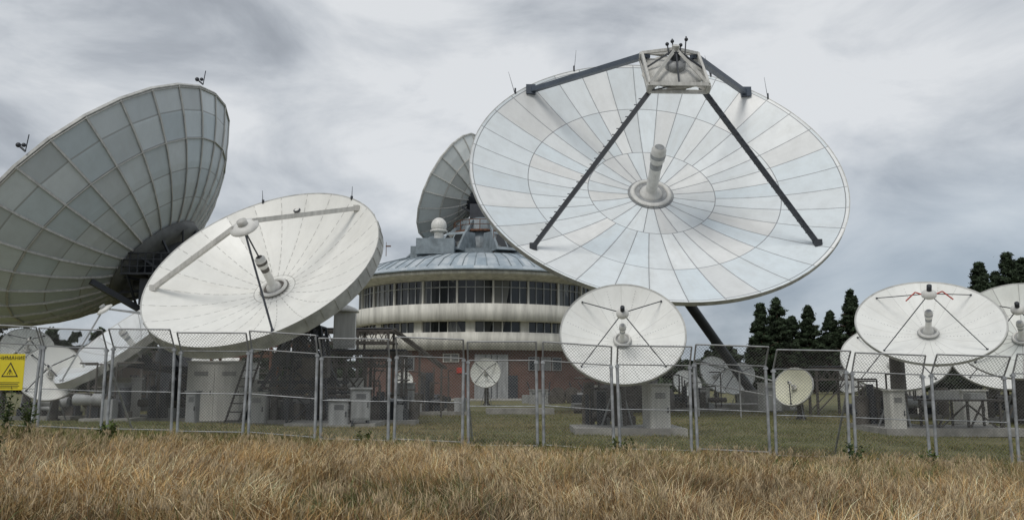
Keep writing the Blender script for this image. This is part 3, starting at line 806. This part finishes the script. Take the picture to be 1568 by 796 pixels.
def blades(name, x, y, h, w, lean, C, z0=None, la=None):
    n = len(x); z = gz(x, y) if z0 is None else z0
    a = np.random.rand(n)*2*math.pi; la = (a if la is None else la)+np.random.randn(n)*.9
    dx, dy = np.cos(a), np.sin(a); lx, ly = np.cos(la), np.sin(la)
    V = np.zeros((n, 7, 3)); Cc = np.zeros((n, 7, 3))
    for k, (t_, wf) in enumerate(((0, 1), (.4, .85), (.75, .55))):
        off = lean*t_*t_*h
        for sidx, sg_ in enumerate((-1, 1)):
            V[:, k*2+sidx, 0] = x+lx*off+sg_*dx*w*wf/2; V[:, k*2+sidx, 1] = y+ly*off+sg_*dy*w*wf/2
            V[:, k*2+sidx, 2] = z-.02+h*t_*(1-.18*lean*t_); Cc[:, k*2+sidx] = C*(.38+.85*t_)  # colour darkens towards the root, painted-in shade between blades
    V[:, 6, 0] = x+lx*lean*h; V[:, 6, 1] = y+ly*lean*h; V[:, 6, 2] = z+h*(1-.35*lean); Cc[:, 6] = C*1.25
    base = (np.arange(n)*7)[:, None, None]
    T = np.array([[0,1,3],[0,3,2],[2,3,5],[2,5,4],[4,5,6]])[None]+base
    tri_object(name, V.reshape(-1, 3), T.reshape(-1, 3), np.clip(Cc, .003, .9).reshape(-1, 3), M_blade)

# dry grass in tussocks + thin cover between
def tuss(y0, y1, cnt, per, sig, a=.9):
    ty = y0+(np.random.rand(cnt)**a)*(y1-y0); tx = (np.random.rand(cnt)*2-1)*(.70*ty+1.5)
    X = np.repeat(tx, per)+np.random.randn(cnt*per)*sig; Y = np.repeat(ty, per)+np.random.randn(cnt*per)*sig
    return [X, Y]+[np.repeat(np.random.rand(cnt)*f, per) for f in (1, 1, 6.28)]
t1 = tuss(6.4, 19.2, 2900, 42, .08); t2_ = tuss(6.4, 18.6, 520, 120, .22)
t2_[2] = .45+.55*t2_[2]
n0 = 75000
Y0 = 6.2+(np.random.rand(n0)**.85)*13.4; X0 = (np.random.rand(n0)*2-1)*(.70*Y0+1.5)
x, y, r1, r2, r3 = [np.concatenate(q) for q in zip(t1, t2_, [X0, Y0, .15+.2*np.random.rand(n0), np.random.rand(n0), np.random.rand(n0)*6.28])]
big = pnoise(x, y, 1.0, 2); gp = pnoise(x, y, .9, 5); ang = pnoise(x, y, 1.0, 21)*2.5+.8
keep = np.random.rand(len(x)) < np.clip((19.3+.8*gp-y)/1.5, 0, 1)
x, y, r1, r2, r3, big, gp, ang = [q[keep] for q in (x, y, r1, r2, r3, big, gp, ang)]; n = len(x)
h = (.12+.36*r1*r1+.08*r1+.11*np.clip(big, -1, 1))*(.55+.7*np.random.rand(n)); h = np.clip(h, .06, .66)
h *= np.clip(1-(y-12.5)/6.5*.55, .42, 1)
tone = np.clip(r2+np.random.randn(n)*.16, 0, 1)[:, None]
gold = np.array([.46, .305, .135]); straw = np.array([.74, .59, .36]); rust = np.array([.25, .135, .06]); green = np.array([.13, .15, .055]); grey = np.array([.31, .26, .17])
C = np.where(tone < .36, gold, np.where(tone < .62, straw, np.where(tone < .83, rust, grey))); C = C*(.6+.75*np.random.rand(n))[:, None]
C = C*(1+.45*np.clip(big, -1, 1)[:, None])
gm = np.random.rand(n) < np.clip(.10+.7*(gp-.15)+.30*np.clip((y-16.0)/3, 0, 1)+.35*np.clip((-x-5)/4, 0, 1)*(y > 11)+.3*np.clip((x-5)/4, 0, 1)*(y > 12)+.5*(r2 > .93), .04, .85)
C[gm] = green*(.5+1.0*np.random.rand(gm.sum()))[:, None]
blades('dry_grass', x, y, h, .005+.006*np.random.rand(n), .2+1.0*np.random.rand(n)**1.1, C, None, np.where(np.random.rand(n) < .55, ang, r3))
n = 9000
y = 6.5+np.random.rand(n)*11.0; x = (np.random.rand(n)*2-1)*(.7*y+1)
cl = pnoise(x, y, 3.0, 1); k = cl > .1; x, y = x[k], y[k]; n = len(x)
hh = (.30+.26*np.random.rand(n))*np.clip(1-(y-12.5)/6.5*.5, .45, 1)
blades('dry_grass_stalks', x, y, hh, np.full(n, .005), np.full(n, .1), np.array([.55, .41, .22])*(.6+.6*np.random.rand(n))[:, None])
rep = 6; X = np.repeat(x, rep)+np.random.randn(n*rep)*.014; Y = np.repeat(y, rep)+np.random.randn(n*rep)*.014
z0 = gz(X, Y)+np.repeat(hh*.86, rep)+np.random.rand(n*rep)*.06-.02
Cs = np.array([.66, .52, .33])*(.6+.7*np.random.rand(n*rep))[:, None]
blades('dry_grass_seed_heads', X, Y, .04+.05*np.random.rand(n*rep), .005+.004*np.random.rand(n*rep), np.random.rand(n*rep)*.7, Cs, z0)
# lawn
n = 190000
y = 17.3+28*np.random.rand(n)**1.2; x = (np.random.rand(n)*2-1)*(.68*y+1)
lp = pnoise(x, y, .45, 9); lp2 = pnoise(x, y, 1.7, 11)
h = .04+.08*np.random.rand(n)+.05*np.clip(lp2, -1, 1); h += np.where((y < 20.0), .16*np.random.rand(n), 0)
C = np.array([.155, .165, .055])*(.6+.8*np.random.rand(n))[:, None]
ym = np.random.rand(n) < np.clip(.34+.5*lp, .08, .85); C[ym] = np.array([.32, .26, .13])*(.6+.7*np.random.rand(ym.sum()))[:, None]
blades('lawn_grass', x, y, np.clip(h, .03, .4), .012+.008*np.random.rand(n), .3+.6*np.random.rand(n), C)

# weeds
M_leaf2 = mat('stem_green', (.10, .12, .04), .7)
def weed(x, y, h, col, nb=260, spread=.28):
    z = G(x, y); g = group('weed_plant', (x, y, z)); b = MB(); rr = random.Random(int(x*100))
    V = []; T = []; Cc = []
    for s_ in range(9):
        a = rr.random()*6.28; tip = Vector((x+math.cos(a)*spread*rr.random(), y+math.sin(a)*spread*rr.random(), z+h*(.6+.4*rr.random())))
        b.tube((x, y, z), tip, .006, .003, n=4)
        for q in range(nb//9):
            p = Vector((x, y, z)).lerp(tip, .15+.85*rr.random()); d = Vector((rr.gauss(0, 1), rr.gauss(0, 1), rr.gauss(.3, .6))).normalized(); sd = d.cross(Vector((rr.gauss(0,1), rr.gauss(0,1), 1))).normalized()
            L_ = .05+.07*rr.random(); i0 = len(V); V += [p, p+d*L_*.5+sd*L_*.2, p+d*L_, p+d*L_*.5-sd*L_*.2]; T += [(i0, i0+1, i0+2), (i0, i0+2, i0+3)]
            f = .5+rr.random(); Cc += [[c*f for c in col]]*4
    b.obj('stems', [M_leaf2], g); tri_object('leaves', np.array([tuple(v) for v in V]), np.array(T), np.array(Cc), M_leaf, g)
for (x, y, h, c_) in ((6.9, 16.6, .55, (.05, .08, .03)), (-10.4, 17.6, .9, (.07, .10, .03)), (-11.2, 18.2, 1.1, (.06, .09, .03)), (-8.6, 17.5, .5, (.08, .11, .03)), (8.6, 17.0, .4, (.07, .1, .03)), (2.4, 17.9, .4, (.09, .11, .04)), (-3.2, 18.2, .35, (.08, .1, .03)), (10.6, 16.2, .8, (.06, .09, .03)), (11.0, 16.9, .9, (.06, .09, .03)), (-7.6, 12.0, .5, (.12, .13, .06)), (4.6, 14, .35, (.07, .09, .03)), (-11.8, 17.6, .8, (.06, .09, .03))):
    weed(x, y, h, c_)

# ------------------------------------------------------------------ trees
def crown(cx, cy, z0, h, rad, nclump, nleaf, leaf, col, rng, cs=1.0, pw=.6):
    Vs = []; Cs = []
    for k in range(nclump):
        t_ = rng.rand()**.85; prof = (1-t_)**pw*(.6+.4*min(1, t_*4)); a = rng.rand()*6.28; r = rad*prof*math.sqrt(rng.rand())*1.02
        c = np.array([cx+r*math.cos(a), cy+r*math.sin(a), z0+h*t_]); cr = cs*rad*(.20+.22*rng.rand())*(1-.62*t_)
        d = rng.randn(nleaf, 3); d /= np.linalg.norm(d, axis=1)[:, None]; rr = rng.rand(nleaf)**.5*(1+.35*rng.randn(nleaf)**2*.4)
        p = c+d*(rr*cr)[:, None]*np.array([1, 1, .6])
        u = rng.randn(nleaf, 3); u /= np.linalg.norm(u, axis=1)[:, None]; w = np.cross(u, d); w /= np.linalg.norm(w, axis=1)[:, None]+1e-6
        s_ = leaf*(.6+.8*rng.rand(nleaf))[:, None]
        Vs.append(np.stack([p-u*s_*.5-w*s_*.25, p+u*s_*.6, p-u*s_*.3+w*s_*.35], 1))
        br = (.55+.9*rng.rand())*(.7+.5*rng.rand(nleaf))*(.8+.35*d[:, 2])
        Cs.append(np.repeat((np.array(col)*br[:, None])[:, None, :], 3, 1))
    V = np.concatenate(Vs).reshape(-1, 3); C = np.clip(np.concatenate(Cs).reshape(-1, 3), .004, 1)
    return V, C
M_bark = mat('pine_bark', (.16, .10, .07), .9, var=.25, scale=3)
def pine(x, y, H, rad, seed, base=.22, lean=0):
    rng = np.random.RandomState(seed); g = group('pine_tree', (x, y, 0)); b = MB()
    b.tube((x, y, -.1), (x+lean, y, H*.6), H*.022, H*.012, n=8); b.tube((x+lean, y, H*.6), (x+lean, y, H*.97), H*.012, H*.003, n=6)
    for k in range(22):
        t_ = base+.72*rng.rand(); a = rng.rand()*6.28; L_ = rad*(1.05-t_)*1.1
        b.tube((x+lean*min(1, t_/.6), y, H*t_), (x+math.cos(a)*L_, y+math.sin(a)*L_, H*t_+L_*.35), H*.005, H*.0015, n=5)
    b.obj('trunk_and_limbs', [M_bark], g)
    V, C = crown(x+lean, y, H*base, H*(1-base)*1.02, rad, 170, 140, .34, (.036, .054, .028), rng, .92, .82)
    tri_object('needle_crown', V, np.arange(len(V)).reshape(-1, 3), C, M_leaf, g)
for i, (x, y, H, r, ba) in enumerate(((32.6, 104, 11.2, 3.0, .06), (35.0, 106, 12.2, 3.2, .06), (37.6, 109, 10.0, 2.8, .06), (40.2, 108, 11.4, 3.0, .06), (42.0, 106, 10.4, 2.8, .06), (43.6, 104, 12.9, 3.1, .06), (46.2, 108, 9.6, 2.8, .06),
        (54.0, 92, 14.8, 3.5, .1), (57.5, 93, 15.9, 3.7, .1), (61.5, 95, 15.8, 3.7, .1), (50.6, 98, 11.4, 2.8, .08), (66, 92, 14.6, 3.5, .1), (64, 100, 16.2, 3.8, .1), (59.5, 98, 14.5, 3.6, .08))):
    pine(x, y, H, r, 40+i, ba, (i % 3-1)*.4)
rng = np.random.RandomState(5); Vs = []; Cs = []
for k in range(190):
    a = R_(-62+124*k/189+rng.rand()*.5); d = 135+rng.rand()*25; x, y = d*math.sin(a)*1.15, d*math.cos(a)
    H = 5.0+3.6*rng.rand()+(2.0 if a < -.2 else 0)
    V, C = crown(x, y, .2, H, 3.2+rng.rand()*1.6, 26, 80, .75, (.040, .056, .032), rng, 1.1, .75); Vs.append(V); Cs.append(C)
V = np.concatenate(Vs); tri_object('distant_tree_line', V, np.arange(len(V)).reshape(-1, 3), np.concatenate(Cs), M_leaf)

# ------------------------------------------------------------------ ground
t_ = np.linspace(-1, 1, 161); gx = np.sign(t_)*(np.abs(t_)*34+np.abs(t_)**7*2600)
t2 = np.linspace(0, 1, 161); gy = -30+t2*100+t2**9*3000
XX, YY = np.meshgrid(gx, gy); ZZ = gz(XX, YY)
V = np.stack([XX, YY, ZZ], -1).reshape(-1, 3)
idx = np.arange(161*161).reshape(161, 161)
F = np.stack([idx[:-1, :-1], idx[:-1, 1:], idx[1:, 1:], idx[1:, :-1]], -1).reshape(-1, 4)
me = bpy.data.meshes.new('ground'); me.from_pydata(V.tolist(), [], F.tolist()); me.polygons.foreach_set('use_smooth', [True]*len(F))
go = bpy.data.objects.new('ground', me); scene.collection.objects.link(go)
m, t, bs = base_mat('ground_soil_and_grass')
pos = t.n('ShaderNodeNewGeometry').outputs['Position']; sp = t.n('ShaderNodeSeparateXYZ'); t.l(pos, sp.inputs[0])
n1 = t.noise(pos, .35, 6, .65); n2 = t.noise(pos, 3.5, 6, .7); n3 = t.noise(pos, 25, 4, .7)
lawn = t.mix(t.maprange(n1, .4, .62), (.110, .122, .04), (.22, .19, .09)); lawn = t.mix(t.maprange(n2, .45, .65), lawn, (.08, .084, .032))
lawn = t.mix(t.m('MULTIPLY', t.maprange(n3, .4, .7), .5), lawn, (.24, .21, .10))
dry = t.mix(t.maprange(n2, .35, .65), (.07, .045, .022), (.20, .135, .065))
yy = t.m('ADD', sp.outputs[1], t.m('MULTIPLY', n1, 1.5)); f = t.maprange(yy, 18.4, 20.0)
t.l(t.mix(f, dry, lawn), bs.inputs['Base Color']); bs.inputs['Roughness'].default_value = .95
bp = t.n('ShaderNodeBump'); bp.inputs['Strength'].default_value = .6; bp.inputs['Distance'].default_value = .05; t.l(n3, bp.inputs['Height']); t.l(bp.outputs[0], bs.inputs['Normal'])
me.materials.append(m)

# ------------------------------------------------------------------ sky & sun
SUN_EL, SUN_AZ = 52, 205
w = bpy.data.worlds.new('World'); scene.world = w; w.use_nodes = True
t = NT(w.node_tree); w.node_tree.nodes.clear()
out = t.n('ShaderNodeOutputWorld')
sky = t.n('ShaderNodeTexSky', sky_type='NISHITA'); sky.sun_disc = False; sky.sun_elevation = R_(SUN_EL); sky.sun_rotation = R_(SUN_AZ)
bg1 = t.n('ShaderNodeBackground'); bg1.inputs[1].default_value = .08; t.l(sky.outputs[0], bg1.inputs[0])
gen = t.n('ShaderNodeTexCoord').outputs['Generated']; sp = t.n('ShaderNodeSeparateXYZ'); t.l(gen, sp.inputs[0])
zz = t.m('ADD', t.m('MAXIMUM', sp.outputs[2], 0.0), .75)
cv = t.n('ShaderNodeCombineXYZ'); t.l(t.m('DIVIDE', sp.outputs[0], zz), cv.inputs[0]); t.l(t.m('DIVIDE', sp.outputs[1], zz), cv.inputs[1]); t.l(t.m('MULTIPLY', sp.outputs[2], 1.6), cv.inputs[2])
nA = t.noise(cv.outputs[0], 1.9, 3, .5, .4); nB = t.noise(cv.outputs[0], 5.2, 8, .58, .35)
s_ = t.m('ADD', t.m('MULTIPLY', nA, .56), t.m('MULTIPLY', nB, .44))
dl = t.m('MULTIPLY', t.maprange(sp.outputs[0], -.05, -.5, 0, 1, True), t.maprange(sp.outputs[2], .10, .42, 0, 1, True))
s_ = t.m('SUBTRACT', s_, t.m('MULTIPLY', dl, .05))
cl = t.ramp(s_, [(.38, (.32, .345, .38)), (.455, (.44, .47, .51)), (.52, (.60, .63, .665)), (.60, (.78, .80, .82))])
hz = t.maprange(sp.outputs[2], .0, .26, .45, 0)
cl = t.mix(hz, cl, t.mix(t.maprange(nB, .35, .65), (.36, .43, .51), (.66, .71, .76)))
rt = t.m('MULTIPLY', t.maprange(sp.outputs[0], .12, .5, 0, .85, True), t.maprange(sp.outputs[2], .05, .32, 1, 0, True))
cl = t.mix(rt, cl, t.mix(t.maprange(nA, .38, .60), (.21, .28, .37), (.44, .52, .60)))
bg2 = t.n('ShaderNodeBackground'); bg2.inputs[1].default_value = 1.0; t.l(cl, bg2.inputs[0])
mx = t.n('ShaderNodeMixShader'); mx.inputs[0].default_value = .9; t.l(bg1.outputs[0], mx.inputs[1]); t.l(bg2.outputs[0], mx.inputs[2]); t.l(mx.outputs[0], out.inputs[0])
sl = bpy.data.lights.new('sun', 'SUN'); sl.energy = 1.5; sl.angle = R_(22); sl.color = (1, .97, .92)
so = bpy.data.objects.new('sun', sl); scene.collection.objects.link(so); so.location = (0, -20, 60)
az, el = R_(SUN_AZ), R_(SUN_EL); dv = Vector((math.sin(az)*math.cos(el), math.cos(az)*math.cos(el), math.sin(el)))
so.rotation_euler = (-dv).to_track_quat('-Z', 'Y').to_euler()
